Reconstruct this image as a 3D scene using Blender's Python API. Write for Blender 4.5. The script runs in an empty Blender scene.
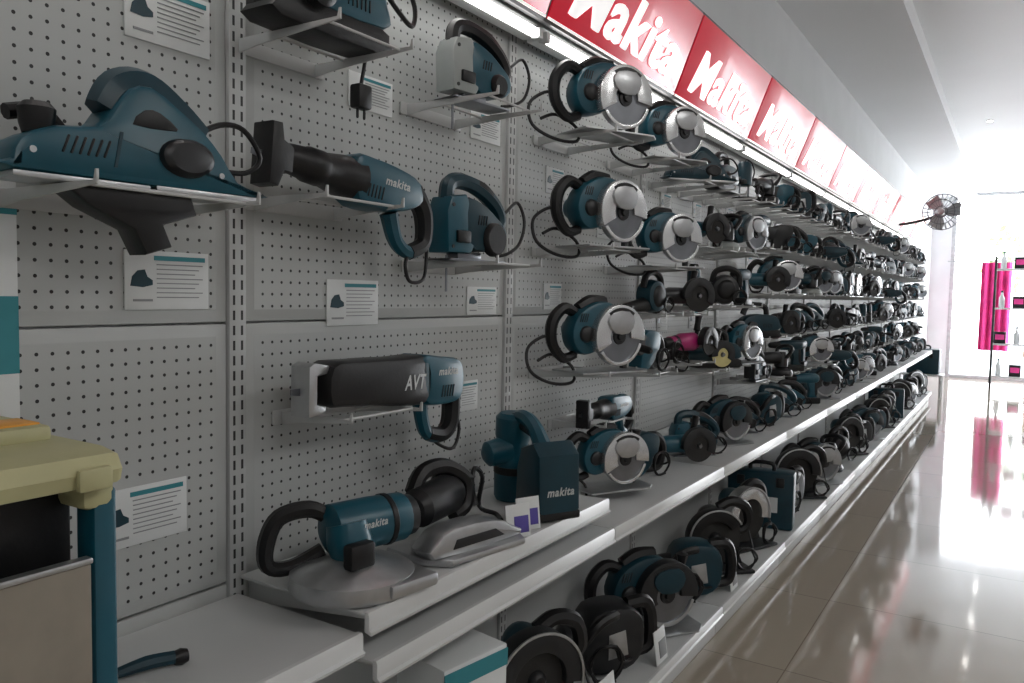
import bpy, bmesh, math, random
from mathutils import Vector, Matrix, Euler
random.seed(11)
D=bpy.data
COL=bpy.context.scene.collection
PI=math.pi
try:
    bpy.context.scene.view_settings.view_transform='Standard'
except Exception: pass

# ------------------------------------------------------------------ materials
def mat(name,col,rough=.5,metal=0.,var=.12,scale=18.,emit=0.,bump=0.,spec=.5,coat=0.):
    m=D.materials.new(name); m.use_nodes=True
    nt=m.node_tree; n=nt.nodes; l=nt.links
    b=n['Principled BSDF']
    tc=n.new('ShaderNodeTexCoord'); nz=n.new('ShaderNodeTexNoise'); nz.inputs['Scale'].default_value=scale
    nz.inputs['Detail'].default_value=3
    l.new(tc.outputs['Object'],nz.inputs['Vector'])
    r=n.new('ShaderNodeValToRGB')
    c=Vector(col)
    r.color_ramp.elements[0].position=.3; r.color_ramp.elements[1].position=.7
    r.color_ramp.elements[0].color=(*[max(0,x*(1-var)) for x in c],1)
    r.color_ramp.elements[1].color=(*[min(1,x*(1+var)) for x in c],1)
    l.new(nz.outputs['Fac'],r.inputs['Fac']); l.new(r.outputs['Color'],b.inputs['Base Color'])
    b.inputs['Roughness'].default_value=rough; b.inputs['Metallic'].default_value=metal
    b.inputs['Specular IOR Level'].default_value=spec
    b.inputs['Coat Weight'].default_value=coat
    if emit:
        b.inputs['Emission Color'].default_value=(*col,1); b.inputs['Emission Strength'].default_value=emit
    if bump:
        bp=n.new('ShaderNodeBump'); bp.inputs['Strength'].default_value=bump; bp.inputs['Distance'].default_value=.002
        l.new(nz.outputs['Fac'],bp.inputs['Height']); l.new(bp.outputs['Normal'],b.inputs['Normal'])
    return m
M=dict(
 teal=mat('teal_plastic',(.004,.072,.108),.34,var=.1,spec=.5),
 dteal=mat('dark_teal_plastic',(.003,.033,.05),.38,spec=.45),
 black=mat('black_rubber',(.007,.007,.008),.42,bump=.15,scale=120,spec=.4),
 dark=mat('dark_grey_plastic',(.014,.015,.017),.38,spec=.45),
 silver=mat('cast_aluminium',(.48,.49,.5),.34,metal=.9,var=.06,scale=40),
 white_metal=mat('bright_guard_metal',(.66,.67,.68),.27,metal=.85,var=.05),
 greyg=mat('grey_green_paint',(.33,.36,.35),.35,var=.05),
 steel=mat('polished_steel',(.22,.23,.25),.28,metal=1.,var=.1),
 disc=mat('abrasive_disc',(.016,.015,.014),.75,bump=.4,scale=200),
 shelf=mat('powder_coated_shelf',(.52,.53,.53),.42,var=.03,scale=4),
 shelf_edge=mat('shelf_edge_metal',(.6,.61,.61),.3,var=.03,scale=4),
 bracket=mat('bracket_grey',(.5,.51,.51),.35,var=.04),
 card=mat('white_card',(.66,.68,.68),.5,var=.02),
 cardteal=mat('teal_print',(.03,.22,.26),.5,var=.05),
 cardline=mat('grey_print',(.25,.26,.27),.6,var=.05),
 red=mat('sign_red',(.62,.01,.035),.3,var=.03,emit=.36,coat=.3),
 signwhite=mat('sign_white',(.85,.83,.83),.3,var=.02,emit=.65),
 signframe=mat('sign_frame',(.1,.1,.1),.4),
 letter=mat('white_print',(.5,.52,.52),.5,var=.02),
 magenta=mat('magenta_plastic',(.4,.01,.14),.35),
 yellow=mat('pale_yellow_plastic',(.62,.55,.25),.4),
 cream=mat('cream_plastic',(.42,.40,.22),.45,var=.05),
 orange=mat('orange_label',(.75,.33,.04),.45),
 board=mat('tan_board',(.22,.19,.15),.6,var=.08),
 wall=mat('painted_wall',(.66,.67,.68),.7,var=.03,scale=3),
 ceil=mat('painted_ceiling',(.82,.83,.84),.45,var=.02,scale=1),
 tube=mat('lamp_tube',(1.,.98,.95),.4,var=0,emit=9.),
 lamp=mat('downlight_glow',(1.,.97,.9),.4,var=0,emit=90.),
 pink=mat('pink_fabric',(.8,.06,.3),.8,var=.2,scale=6),
 leaf=mat('foliage',(.25,.42,.15),.7,var=.4,scale=5),
 bark=mat('bark',(.12,.08,.05),.9,var=.3),
 pave=mat('pavement',(.75,.75,.73),.8,var=.1,scale=2),
 frame=mat('window_frame',(.45,.46,.47),.4),
 purple=mat('purple_print',(.08,.06,.3),.5),
)
def pegmat(name,sy,sz,hy,hz,base,oy=0.,oz=0.):
    m=D.materials.new(name); m.use_nodes=True
    nt=m.node_tree; n=nt.nodes; l=nt.links; b=n['Principled BSDF']
    tc=n.new('ShaderNodeTexCoord'); sp=n.new('ShaderNodeSeparateXYZ'); l.new(tc.outputs['Object'],sp.inputs[0])
    def mt(op,a,bb=None,c=None):
        x=n.new('ShaderNodeMath'); x.operation=op
        for i,v in enumerate((a,bb,c)):
            if v is None: continue
            if isinstance(v,(int,float)): x.inputs[i].default_value=v
            else: l.new(v,x.inputs[i])
        return x.outputs[0]
    def cell(o,s,h,off):
        f=mt('FRACT',mt('DIVIDE',mt('ADD',o,off),s)); return mt('DIVIDE',mt('MULTIPLY',mt('SUBTRACT',f,.5),s),h)
    u=cell(sp.outputs['Y'],sy,hy,oy); v=cell(sp.outputs['Z'],sz,hz,oz)
    if hz>hy*2: rr=mt('MAXIMUM',mt('ABSOLUTE',u),mt('ABSOLUTE',v))
    else: rr=mt('SQRT',mt('ADD',mt('MULTIPLY',u,u),mt('MULTIPLY',v,v)))
    mask=mt('LESS_THAN',rr,1.)
    nz=n.new('ShaderNodeTexNoise'); nz.inputs['Scale'].default_value=1.5; l.new(tc.outputs['Object'],nz.inputs['Vector'])
    r=n.new('ShaderNodeValToRGB'); r.color_ramp.elements[0].color=(*[x*.93 for x in base],1); r.color_ramp.elements[1].color=(*[x*1.05 for x in base],1)
    l.new(nz.outputs['Fac'],r.inputs['Fac'])
    mx=n.new('ShaderNodeMix'); mx.data_type='RGBA'; l.new(mask,mx.inputs['Factor']); l.new(r.outputs['Color'],mx.inputs['A'])
    mx.inputs['B'].default_value=(.015,.015,.016,1); l.new(mx.outputs['Result'],b.inputs['Base Color'])
    b.inputs['Roughness'].default_value=.5
    return m
M['peg']=pegmat('perforated_panel',.025,.025,.0031,.0031,(.43,.445,.44))
M['plain']=mat('painted_panel',(.43,.445,.44),.5,var=.04,scale=2)
M['slot']=pegmat('slotted_upright',.019,.03,.0028,.0095,(.45,.46,.46))
def floormat():
    m=D.materials.new('glossy_floor_tile'); m.use_nodes=True
    nt=m.node_tree; n=nt.nodes; l=nt.links; b=n['Principled BSDF']
    tc=n.new('ShaderNodeTexCoord'); br=n.new('ShaderNodeTexBrick')
    br.offset=0; br.inputs['Scale'].default_value=1; br.inputs['Brick Width'].default_value=.8; br.inputs['Row Height'].default_value=.8
    br.inputs['Mortar Size'].default_value=.0022; br.inputs['Mortar Smooth'].default_value=.1
    br.inputs['Color1'].default_value=(.34,.295,.24,1); br.inputs['Color2'].default_value=(.36,.315,.255,1); br.inputs['Mortar'].default_value=(.2,.17,.13,1)
    mp=n.new('ShaderNodeMapping'); mp.inputs['Location'].default_value=(.12,.3,0)
    l.new(tc.outputs['Object'],mp.inputs['Vector']); l.new(mp.outputs['Vector'],br.inputs['Vector'])
    nz=n.new('ShaderNodeTexNoise'); nz.inputs['Scale'].default_value=2.5; nz.inputs['Detail'].default_value=2
    l.new(tc.outputs['Object'],nz.inputs['Vector'])
    bp=n.new('ShaderNodeBump'); bp.inputs['Strength'].default_value=.1; bp.inputs['Distance'].default_value=.01
    l.new(nz.outputs['Fac'],bp.inputs['Height']); l.new(bp.outputs['Normal'],b.inputs['Normal'])
    l.new(br.outputs['Color'],b.inputs['Base Color'])
    b.inputs['Roughness'].default_value=.07; b.inputs['Specular IOR Level'].default_value=.9
    return m
M['floor']=floormat()

# ------------------------------------------------------------------ geometry kit
def crom(pts,n=5,closed=False):
    P=[Vector(p) for p in pts]; out=[]; N=len(P)
    rng=range(N) if closed else range(N-1)
    for i in rng:
        if closed: a,b,c,d=P[(i-1)%N],P[i],P[(i+1)%N],P[(i+2)%N]
        else: a,b,c,d=P[max(i-1,0)],P[i],P[i+1],P[min(i+2,N-1)]
        for k in range(n):
            t=k/n
            out.append(.5*((2*b)+(c-a)*t+(2*a-5*b+4*c-d)*t*t+(3*b-a-3*c+d)*t**3))
    if not closed: out.append(P[-1])
    return out
class Kit:
    def __init__(s): s.parts=[]; s.cache=None; s.joined=None
    def part(s,name,m,parent=None,label=None):
        s.parts.append(dict(n=name,m=m,v=[],f=[],p=parent,l=label)); return len(s.parts)-1
    def raw(s,v,f):
        p=s.parts[-1]; o=len(p['v']); p['v']+= [tuple(x) for x in v]; p['f']+=[tuple(i+o for i in q) for q in f]
    def frombm(s,bm,mw=None):
        bm.verts.index_update()
        vs=[(mw@v.co if mw else v.co.copy()) for v in bm.verts]
        s.raw(vs,[[v.index for v in f.verts] for f in bm.faces]); bm.free()
    def box(s,c,d,bev=.003,rot=None,seg=2):
        bm=bmesh.new(); bmesh.ops.create_cube(bm,size=1)
        for v in bm.verts: v.co=Vector((v.co.x*d[0],v.co.y*d[1],v.co.z*d[2]))
        if bev>0: bmesh.ops.bevel(bm,geom=list(bm.edges),offset=min(bev,min(d)*.45),segments=seg,affect='EDGES',profile=.5)
        mw=Matrix.Translation(Vector(c))
        if rot: mw=mw@Euler(rot).to_matrix().to_4x4()
        s.frombm(bm,mw)
    def prof(s,pts,y0,y1,bev=.004,sm=0,plane='xz'):
        P=[Vector((p[0],0,p[1])) for p in pts]
        if sm: P=crom(P,sm,True)
        bm=bmesh.new(); a=[bm.verts.new((p.x,y0,p.z)) for p in P]
        f=bm.faces.new(a); r=bmesh.ops.extrude_face_region(bm,geom=[f])
        for e in r['geom']:
            if isinstance(e,bmesh.types.BMVert): e.co.y=y1
        bmesh.ops.recalc_face_normals(bm,faces=bm.faces)
        if bev>0:
            ed=[e for e in bm.edges if abs(e.verts[0].co.y-e.verts[1].co.y)<1e-7]
            bmesh.ops.bevel(bm,geom=ed,offset=bev,segments=2,affect='EDGES',profile=.5)
        mw=None
        if plane=='yz': mw=Matrix(((0,1,0,0),(1,0,0,0),(0,0,1,0),(0,0,0,1)))
        if plane=='xy': mw=Matrix(((1,0,0,0),(0,0,1,0),(0,1,0,0),(0,0,0,1)))
        s.frombm(bm,mw)
    def lathe(s,p0,p1,pr,seg=20,closed=False,sq=1.):
        p0=Vector(p0); p1=Vector(p1); ax=(p1-p0).normalized()
        u=ax.orthogonal().normalized() if abs(ax.z)>.9 else ax.cross(Vector((0,0,1))).normalized()
        w=ax.cross(u); V=[]; Fc=[]
        for t,r in pr:
            for k in range(seg):
                a=2*PI*k/seg; V.append(p0+(p1-p0)*t+(u*math.cos(a)*sq+w*math.sin(a))*r)
        m=len(pr)
        for i in range(m if closed else m-1):
            j=(i+1)%m
            for k in range(seg):
                Fc.append((i*seg+k,i*seg+(k+1)%seg,j*seg+(k+1)%seg,j*seg+k))
        if not closed:
            Fc.append(tuple(range(seg-1,-1,-1))); Fc.append(tuple((m-1)*seg+k for k in range(seg)))
        s.raw(V,Fc)
    def cyl(s,p0,p1,r,seg=20,ch=.003):
        L=(Vector(p1)-Vector(p0)).length; c=min(ch/L,.3)
        s.lathe(p0,p1,[(0,r-min(ch,r*.4)),(c,r),(1-c,r),(1,r-min(ch,r*.4))],seg)
    def annulus(s,c,R,r,y0,y1,seg=32):
        s.lathe((c[0],y0,c[1]),(c[0],y1,c[1]),[(0,r),(0,R-.003),(.3,R),(.9,R),(1,R-.004),(1,r)],seg,closed=True)
    def crescent(s,c,R,r,y0,y1,a0,a1,bev=.002,n=20):
        o=[(c[0]+R*math.cos(math.radians(a0+(a1-a0)*i/n)),c[1]+R*math.sin(math.radians(a0+(a1-a0)*i/n))) for i in range(n+1)]
        i_=[(c[0]+r*math.cos(math.radians(a1-(a1-a0)*i/n)),c[1]+r*math.sin(math.radians(a1-(a1-a0)*i/n))) for i in range(n+1)]
        s.prof(o+i_,y0,y1,bev)
    def blade(s,c,R,y0,y1,teeth=36):
        pts=[]
        for i in range(teeth):
            a=2*PI*i/teeth; b=2*PI*(i+.75)/teeth
            pts.append((c[0]+R*math.cos(a),c[1]+R*math.sin(a))); pts.append((c[0]+R*.93*math.cos(b),c[1]+R*.93*math.sin(b)))
        s.prof(pts,y0,y1,0)
    def vents(s,c,n,dx,L,y,th=.0035,rot=0.):
        """row of dark ventilation slots lying on a housing face"""
        for i in range(n): s.box((c[0]+(i-(n-1)/2)*dx,y,c[1]),(th,.003,L),.0008,rot=(0,rot,0),seg=1)
    def tube(s,pts,r,seg=8,closed=False,n=5,flat=1.):
        P=crom(pts,n,closed); N=len(P)
        R=r if isinstance(r,(list,tuple)) else [r]*len(pts)
        V=[];Fc=[]
        up=None
        for i,p in enumerate(P):
            if closed: t=(P[(i+1)%N]-P[i-1])
            else: t=P[min(i+1,N-1)]-P[max(i-1,0)]
            t.normalize()
            if up is None: up=t.orthogonal().normalized() if abs(t.y)>.9 else t.cross(Vector((0,1,0))).normalized()
            up=(up-t*up.dot(t))
            if up.length<1e-5: up=t.orthogonal()
            up.normalize(); w=t.cross(up)
            q=i/n; k0=int(q)%len(R) if closed else min(int(q),len(R)-1); k1=(k0+1)%len(R) if closed else min(k0+1,len(R)-1); fr=q-int(q)
            rr=R[k0]*(1-fr)+R[k1]*fr
            for k in range(seg):
                a=2*PI*k/seg; V.append(p+up*math.cos(a)*rr+w*math.sin(a)*rr*flat)
        for i in range(N if closed else N-1):
            j=(i+1)%N
            for k in range(seg): Fc.append((i*seg+k,i*seg+(k+1)%seg,j*seg+(k+1)%seg,j*seg+k))
        if not closed:
            Fc.append(tuple(range(seg-1,-1,-1))); Fc.append(tuple((N-1)*seg+k for k in range(seg)))
        s.raw(V,Fc)
    def text(s,txt,c,w,h,y,shear=.25,bold=.02):
        v,f=textmesh(txt,shear,bold)
        s.raw([(c[0]+p[0]*w,y,c[1]+p[1]*h) for p in v],f)
    def mesh(s,i):
        if s.cache is None:
            s.cache=[mkmesh(p['n'],p['v'],p['f'],[M[p['m']]]) for p in s.parts]
        return s.cache[i]
    def join(s,nm):
        if s.joined is None:
            v=[];f=[];mi=[];ms=[]
            for p in s.parts:
                o=len(v); v+=p['v']; f+=[tuple(a+o for a in q) for q in p['f']]
                if p['m'] not in ms: ms.append(p['m'])
                mi+=[ms.index(p['m'])]*len(p['f'])
            s.joined=mkmesh(nm,v,f,[M[x] for x in ms],mi)
        return s.joined
def mkmesh(n,v,f,ms,mi=None):
    me=D.meshes.new(n); me.from_pydata([tuple(x) for x in v],[],f)
    for m in ms: me.materials.append(m)
    if mi: me.polygons.foreach_set('material_index',mi)
    me.polygons.foreach_set('use_smooth',[True]*len(f))
    bm=bmesh.new(); bm.from_mesh(me); bmesh.ops.recalc_face_normals(bm,faces=bm.faces); bm.to_mesh(me); bm.free()
    me.set_sharp_from_angle(angle=math.radians(38)); me.update()
    return me
_tx={}
def textmesh(txt,shear,bold):
    k=(txt,shear,bold)
    if k in _tx: return _tx[k]
    cu=D.curves.new('t','FONT'); cu.body=txt; cu.shear=shear; cu.offset=bold; cu.resolution_u=3; cu.fill_mode='FRONT'
    cu.space_character=1.05+bold*2.2
    ob=D.objects.new('t',cu); COL.objects.link(ob)
    dg=bpy.context.evaluated_depsgraph_get(); dg.update()
    me=D.meshes.new_from_object(ob.evaluated_get(dg))
    v=[p.co.copy() for p in me.vertices]; f=[tuple(p.vertices) for p in me.polygons]
    D.objects.remove(ob); D.meshes.remove(me); D.curves.remove(cu)
    x0=min(p.x for p in v);x1=max(p.x for p in v);y0=min(p.y for p in v);y1=max(p.y for p in v)
    v=[((p.x-(x0+x1)/2)/(x1-x0),(p.y-(y0+y1)/2)/(y1-y0)) for p in v]
    _tx[k]=(v,f); return _tx[k]
def tag(o,label,cat,group=None,kind=None):
    if label: o["label"]=label
    if cat: o["category"]=cat
    if group: o["group"]=group
    if kind: o["kind"]=kind
def place(kit,name,label,cat,w,y,z,rz=0,detail=True,group=None,tilt=0,scale=1,world=False,roll=0):
    """local x -> along the aisle, local y -> into the wall"""
    base=Matrix.Translation((w,y,z))@Matrix.Rotation((0 if world else PI/2)+math.radians(rz),4,'Z')@Matrix.Rotation(math.radians(tilt),4,'Y')@Matrix.Rotation(math.radians(roll),4,'X')@Matrix.Scale(scale,4)
    if detail and len(kit.parts)>1:
        root=D.objects.new(name,None); root.empty_display_size=.05; COL.objects.link(root); root.matrix_world=base
        obs=[]
        for i,p in enumerate(kit.parts):
            o=D.objects.new(p['n'],kit.mesh(i)); COL.objects.link(o)
            o.parent=obs[p['p']] if p['p'] is not None else root
            if p['l']: o["label"]=p['l']
            obs.append(o)
        tag(root,label,cat,group); return root
    o=D.objects.new(name,kit.join(name)); COL.objects.link(o); o.matrix_world=base
    tag(o,label,cat,group); return o
def single(name,m,build,label=None,cat=None,group=None,kind=None):
    k=Kit(); k.part(name,m); build(k)
    o=D.objects.new(name,k.join(name)); COL.objects.link(o); tag(o,label,cat,group,kind); return o

# ------------------------------------------------------------------ tools
def cord(k,pts,r=.0045):
    k.part('power_cord','black'); k.tube(pts,r,8)
def coil(k,c,R=.05,turns=3,start=None,r=.0045):
    """a looped bundle of cord hanging or lying beside the tool"""
    pts=[start] if start else []
    rnd=random.Random(int(c[0]*1000)+turns)
    for i in range(turns*6):
        a=2*PI*i/6; q=R*rnd.uniform(.85,1.15)
        pts.append((c[0]+q*math.cos(a),c[1]+.006*math.sin(i*1.7),max(.006,c[2]+q*math.sin(a))))
    k.part('power_cord','black'); k.tube(pts,r,6,n=3)
def k_circ(body='teal',guard='white_metal',loop=True,coiled=False):
    k=Kit()
    C=(.05,.122)
    k.part('motor_housing',body); k.lathe((-.03,-.03,.14),(-.03,.11,.14),[(0,.03),(.05,.05),(.6,.052),(.85,.046),(1,.036)])
    k.prof([(-.0,.08),(-.07,.06),(-.115,.085),(-.13,.14),(-.1,.2),(-.03,.235),(.04,.235),(.07,.2),(.05,.13)],-.044,.03,.014,3)
    k.part('rear_handle','black'); k.tube([(-.09,0,.2),(-.14,0,.215),(-.185,0,.17),(-.185,0,.1),(-.14,0,.05),(-.09,0,.06)],[.018,.02,.021,.019,.017,.016])
    k.part('top_grip','black'); k.tube([(-.08,0,.215),(-.03,0,.238),(.035,0,.238)],[.02,.024,.02])
    k.part('motor_cap','dark'); k.lathe((-.075,-.058,.13),(-.075,-.04,.13),[(0,.018),(.3,.026),(1,.03)],18)
    k.part('vent_slots','black'); k.vents((-.085,.185),4,.009,.03,-.0445,rot=.3)
    k.part('front_knob','black'); k.tube([(.1,-.01,.15),(.135,-.01,.19),(.14,-.01,.225)],[.01,.013,.02])
    k.part('blade_guard',guard,label='bright metal blade guard' if guard!='dark' else None)
    k.crescent(C,.108,.045,-.078,-.036,-8,208,.003,26)
    k.part('guard_cover',body if guard=='dark' else 'silver'); k.prof([(C[0]-.03,C[1]+.012),(C[0]-.06,C[1]+.05),(C[0]-.04,C[1]+.08),(C[0]+.03,C[1]+.085),(C[0]+.055,C[1]+.05),(C[0]+.03,C[1]+.012)],-.084,-.076,.002,2)
    k.part('guard_label','dark'); k.crescent(C,.098,.088,-.0795,-.0782,55,125,0,12)
    k.part('lower_guard',guard if guard!='dark' else 'silver'); k.crescent(C,.1,.088,-.074,-.048,212,345,.002)
    k.part('saw_blade','steel'); k.blade(C,.099,-.066,-.063,30)
    k.part('blade_flange','dark'); k.lathe((C[0],-.08,C[1]),(C[0],-.06,C[1]),[(0,.012),(.4,.014),(.45,.026),(1,.03)],18)
    k.part('base_plate','silver'); k.prof([(-.13,-.1),(.15,-.1),(.19,-.06),(.19,.07),(-.13,.07)],.0,.006,.001,plane='xy')
    k.part('depth_scale','dark'); k.box((.13,.0,.05),(.02,.02,.09),.003)
    if coiled: coil(k,(-.15,-.03,.06),.05,3,(-.17,0,.08))
    elif loop: cord(k,[(-.18,0,.12),(-.22,.01,.12),(-.27,.02,.08),(-.27,0,.01),(-.2,-.02,-.03),(-.11,-.02,-.03),(-.1,0,.02),(-.16,.03,.06),(-.22,.03,.04)],.0055)
    else: cord(k,[(-.15,0,.12),(-.19,.01,.09),(-.19,.02,.03),(-.15,.04,.012),(-.08,.06,.012)])
    return k
def k_grinder(body='teal',R=.08,dm='disc',coiled=True,face=True):
    k=Kit()
    k.part('motor_housing',body); k.lathe((-.16,0,.09),(.06,0,.09),[(0,.02),(.03,.028),(.35,.03),(.5,.04),(.97,.042),(1,.036)],20)
    k.part('rear_handle','black'); k.lathe((-.2,0,.085),(-.1,0,.089),[(0,.02),(.1,.027),(.8,.03),(1,.034)],16)
    k.part('gear_head','silver' if body!='dark' else 'black'); k.box((.085,-.005,.09),(.07,.075,.062),.014)
    k.part('wheel_guard','dark'); k.crescent((.09,.09),R+.006,R-.035,-.078,-.046,-30,190)
    k.part('grinding_disc',dm); k.lathe((.09,-.07,.09),(.09,-.064,.09),[(0,R-.004),(1,R-.004)],28)
    k.part('flange_nut','steel'); k.lathe((.09,-.082,.09),(.09,-.066,.09),[(0,.009),(1,.016)],14)
    k.part('side_handle','black'); k.lathe((.09,0,.115),(.11,.0,.22),[(0,.009),(.2,.01),(.25,.017),(.6,.015),(.95,.018),(1,.012)],12)
    if coiled: coil(k,(-.15,-.045,.05),.045,2,(-.2,0,.085))
    else: cord(k,[(-.2,0,.085),(-.225,0,.075),(-.23,.02,.02),(-.2,.03,.006),(-.1,.04,.006)])
    return k
def k_drill(body='teal'):
    k=Kit()
    k.part('motor_housing',body); k.lathe((-.07,0,.185),(.11,0,.185),[(0,.028),(.1,.034),(.6,.038),(.9,.036),(1,.025)],18)
    k.prof([(.02,.17),(.08,.17),(.085,.09),(.1,.045),(.035,.045),(.04,.1)],-.02,.02,.007,3)
    k.part('chuck','black'); k.lathe((-.15,0,.185),(-.06,0,.185),[(0,.012),(.12,.02),(.5,.024),(.95,.026),(1,.024)],16)
    k.part('battery','black'); k.box((.055,0,.024),(.13,.075,.046),.009)
    k.part('grip','black'); k.prof([(.075,.16),(.098,.15),(.102,.07),(.08,.06)],-.021,.021,.005,3)
    k.part('trigger','dark'); k.prof([(.03,.155),(.043,.155),(.045,.12),(.033,.125)],-.009,.009,.002)
    return k
def k_recip(body='teal',avt=False,lettered=True):
    k=Kit()   # origin on axis
    k.part('motor_housing',body)
    if not avt:
        k.prof([(-.06,.045),(.0,.055),(.09,.05),(.15,.035),(.17,-.01),(.12,-.04),(.03,-.055),(-.05,-.045)],-.04,.04,.012,3)
        hp=[(.1,0,.03),(.17,0,.02),(.215,0,-.03),(.22,0,-.1),(.17,0,-.13),(.12,0,-.11),(.09,0,-.05)]
    else:
        k.prof([(.06,.055),(.15,.055),(.22,.045),(.24,-.0),(.225,-.055),(.15,-.065),(.08,-.05)],-.045,.045,.012,3)
        hp=[(.215,0,.0),(.24,0,-.05),(.235,0,-.12),(.2,0,-.15),(.14,0,-.14),(.115,0,-.09),(.11,0,-.03)]
    k.tube(hp,[.024,.024,.022,.019,.017,.018,.022])
    k.part('gear_case','black')
    if not avt:
        k.lathe((-.24,0,.005),(-.03,0,.0),[(0,.026),(.1,.03),(.3,.034),(.32,.037),(.5,.038),(.52,.036),(.75,.045),(1,.05)],20)
        k.part('shoe','black'); k.prof([(-.285,.06),(-.262,.062),(-.255,.03),(-.23,.02),(-.23,-.03),(-.25,-.03),(-.262,-.062),(-.285,-.06)],-.03,.03,.004)
        k.part('vent_slots','black'); k.vents((.0,-.02),5,.011,.03,-.0405,rot=.2)
    else:
        k.prof([(-.23,.05),(-.14,.058),(.0,.058),(.1,.052),(.1,-.05),(.0,-.055),(-.1,-.045),(-.19,-.04),(-.235,-.03)],-.045,.045,.016,3)
        k.part('shoe','silver',label='bare metal shoe plate'); k.prof([(-.285,.05),(-.27,.058),(-.225,.05),(-.225,.035),(-.262,.03),(-.262,-.03),(-.235,-.035),(-.24,-.05),(-.285,-.055)],-.028,.028,.003)
        k.part('model_lettering','letter'); k.text('AVT',(.035,.0),.08,.036,-.0465)
        k.part('vent_slots','black'); k.vents((.165,-.03),5,.011,.03,-.0455,rot=.2)
    k.part('saw_blade','steel'); k.prof([(-.31,-.008),(-.26,-.014),(-.2,-.014),(-.2,.008),(-.31,.004)],-.001,.001,0)
    if lettered:
        k.part('brand_lettering','letter'); k.text('makita',(.07,.012) if not avt else (.165,.02),.085 if not avt else .08,.02,-.0415 if not avt else -.0465,.2,.03)
    k.part('grip','black'); k.tube(hp[1:5],[.0255,.024,.021,.019])
    cord(k,[hp[-3],(.19,-.0,-.175),(.24,-.01,-.19),(.265,-.01,-.14),(.25,0,-.08)] if avt else [(.17,0,-.13),(.15,-.01,-.165),(.17,-.01,-.2),(.22,-.01,-.19),(.24,0,-.14),(.235,0,-.08)])
    return k
def k_planer(body='teal',nozzle=True):
    k=Kit()
    k.part('body',body)
    k.prof([(-.2,.025),(-.19,.055),(-.14,.08),(-.08,.09),(-.055,.12),(-.03,.155),(.005,.165),(.05,.14),(.095,.11),(.13,.075),(.16,.035),(.2,.022),(.2,.01),(-.2,.01)],-.045,.045,.01,2)
    k.part('grip','dteal'); k.tube([(-.055,0,.12),(-.03,0,.155),(.01,0,.163),(.06,0,.132),(.1,0,.1)],[.028,.034,.036,.036,.034])
    k.part('handle_recess','black'); k.prof([(-.03,.1),(-.01,.125),(.015,.125),(.045,.105),(.03,.1)],-.0465,.0465,.001,2)
    k.part('motor_cap','dark'); k.lathe((.06,-.062,.06),(.06,-.03,.06),[(0,.024),(.2,.03),(1,.034)],24,sq=1.5)
    k.part('vent_slots','black'); k.vents((-.1,.055),6,.012,.028,-.0455,rot=.35)
    k.part('belt_cover_seam','dteal'); k.prof([(-.06,.03),(-.05,.085),(-.045,.085),(-.055,.03)],-.0465,-.044,0)
    k.part('side_screw','silver'); k.lathe((.125,-.047,.04),(.125,-.044,.04),[(0,.005),(1,.005)],10); k.lathe((-.175,-.047,.04),(-.175,-.044,.04),[(0,.005),(1,.005)],10)
    k.part('depth_knob','black'); k.lathe((-.15,0,.07),(-.15,0,.115),[(0,.02),(.3,.024),(.8,.026),(1,.018)],18)
    k.part('adjuster','black'); k.tube([(-.1,.03,.08),(-.13,.035,.11),(-.18,.03,.1)],.012)
    k.part('sole_plate','silver'); k.box((-.1,0,.005),(.2,.085,.009),.002)
    k.part('front_sole','silver'); k.box((.105,0,.006),(.19,.085,.011),.002)
    if nozzle:
        k.part('chip_nozzle','black'); k.prof([(-.13,.0),(.08,.0),(.09,-.03),(.03,-.05),(.045,-.085),(.0,-.1),(-.02,-.06),(-.09,-.03)],-.03,.03,.006)
    cord(k,[(.09,.0,.1),(.15,.0,.135),(.2,-.0,.135),(.235,.0,.09),(.21,.01,.06),(.14,.02,.06)],.005)
    return k
def k_sander(body='teal',plug=False):
    k=Kit()
    k.part('body',body); k.prof([(-.12,.05),(-.13,.1),(-.08,.14),(.0,.15),(.1,.14),(.13,.1),(.12,.05)],-.05,.05,.012,3)
    k.part('handle','black'); k.tube([(.06,0,.13),(.05,0,.19),(.0,0,.21),(-.08,0,.2),(-.11,0,.15)],[.018,.018,.017,.018,.02])
    k.part('belt_frame','black'); k.prof([(-.15,.0),(-.16,.03),(-.13,.055),(.11,.055),(.14,.03),(.13,.0)],-.045,.045,.008,2)
    k.part('motor_cap','dark'); k.lathe((-.07,-.075,.07),(-.07,-.04,.07),[(0,.02),(.2,.034),(1,.036)],20)
    k.part('vent_slots','black'); k.vents((.04,.08),6,.012,.025,-.0505)
    if plug:
        k.part('brand_lettering','letter'); k.text('makita',(.04,.115),.09,.022,-.0512,.2,.03)
        cord(k,[(.08,.0,.18),(.14,0,.17),(.2,-.01,.12),(.25,-.01,.1),(.27,.0,.15),(.23,.0,.2)],.0055)
        k.part('plug_cord','black'); k.tube([(.06,.02,.1),(.11,.0,.03),(.1,-.0,-.06)],.004)
        k.part('power_plug','black'); k.box((.1,0,-.085),(.04,.03,.05),.006); k.cyl((.09,0,-.13),(.09,0,-.1),.003); k.cyl((.11,0,-.13),(.11,0,-.1),.003)
    return k
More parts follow.
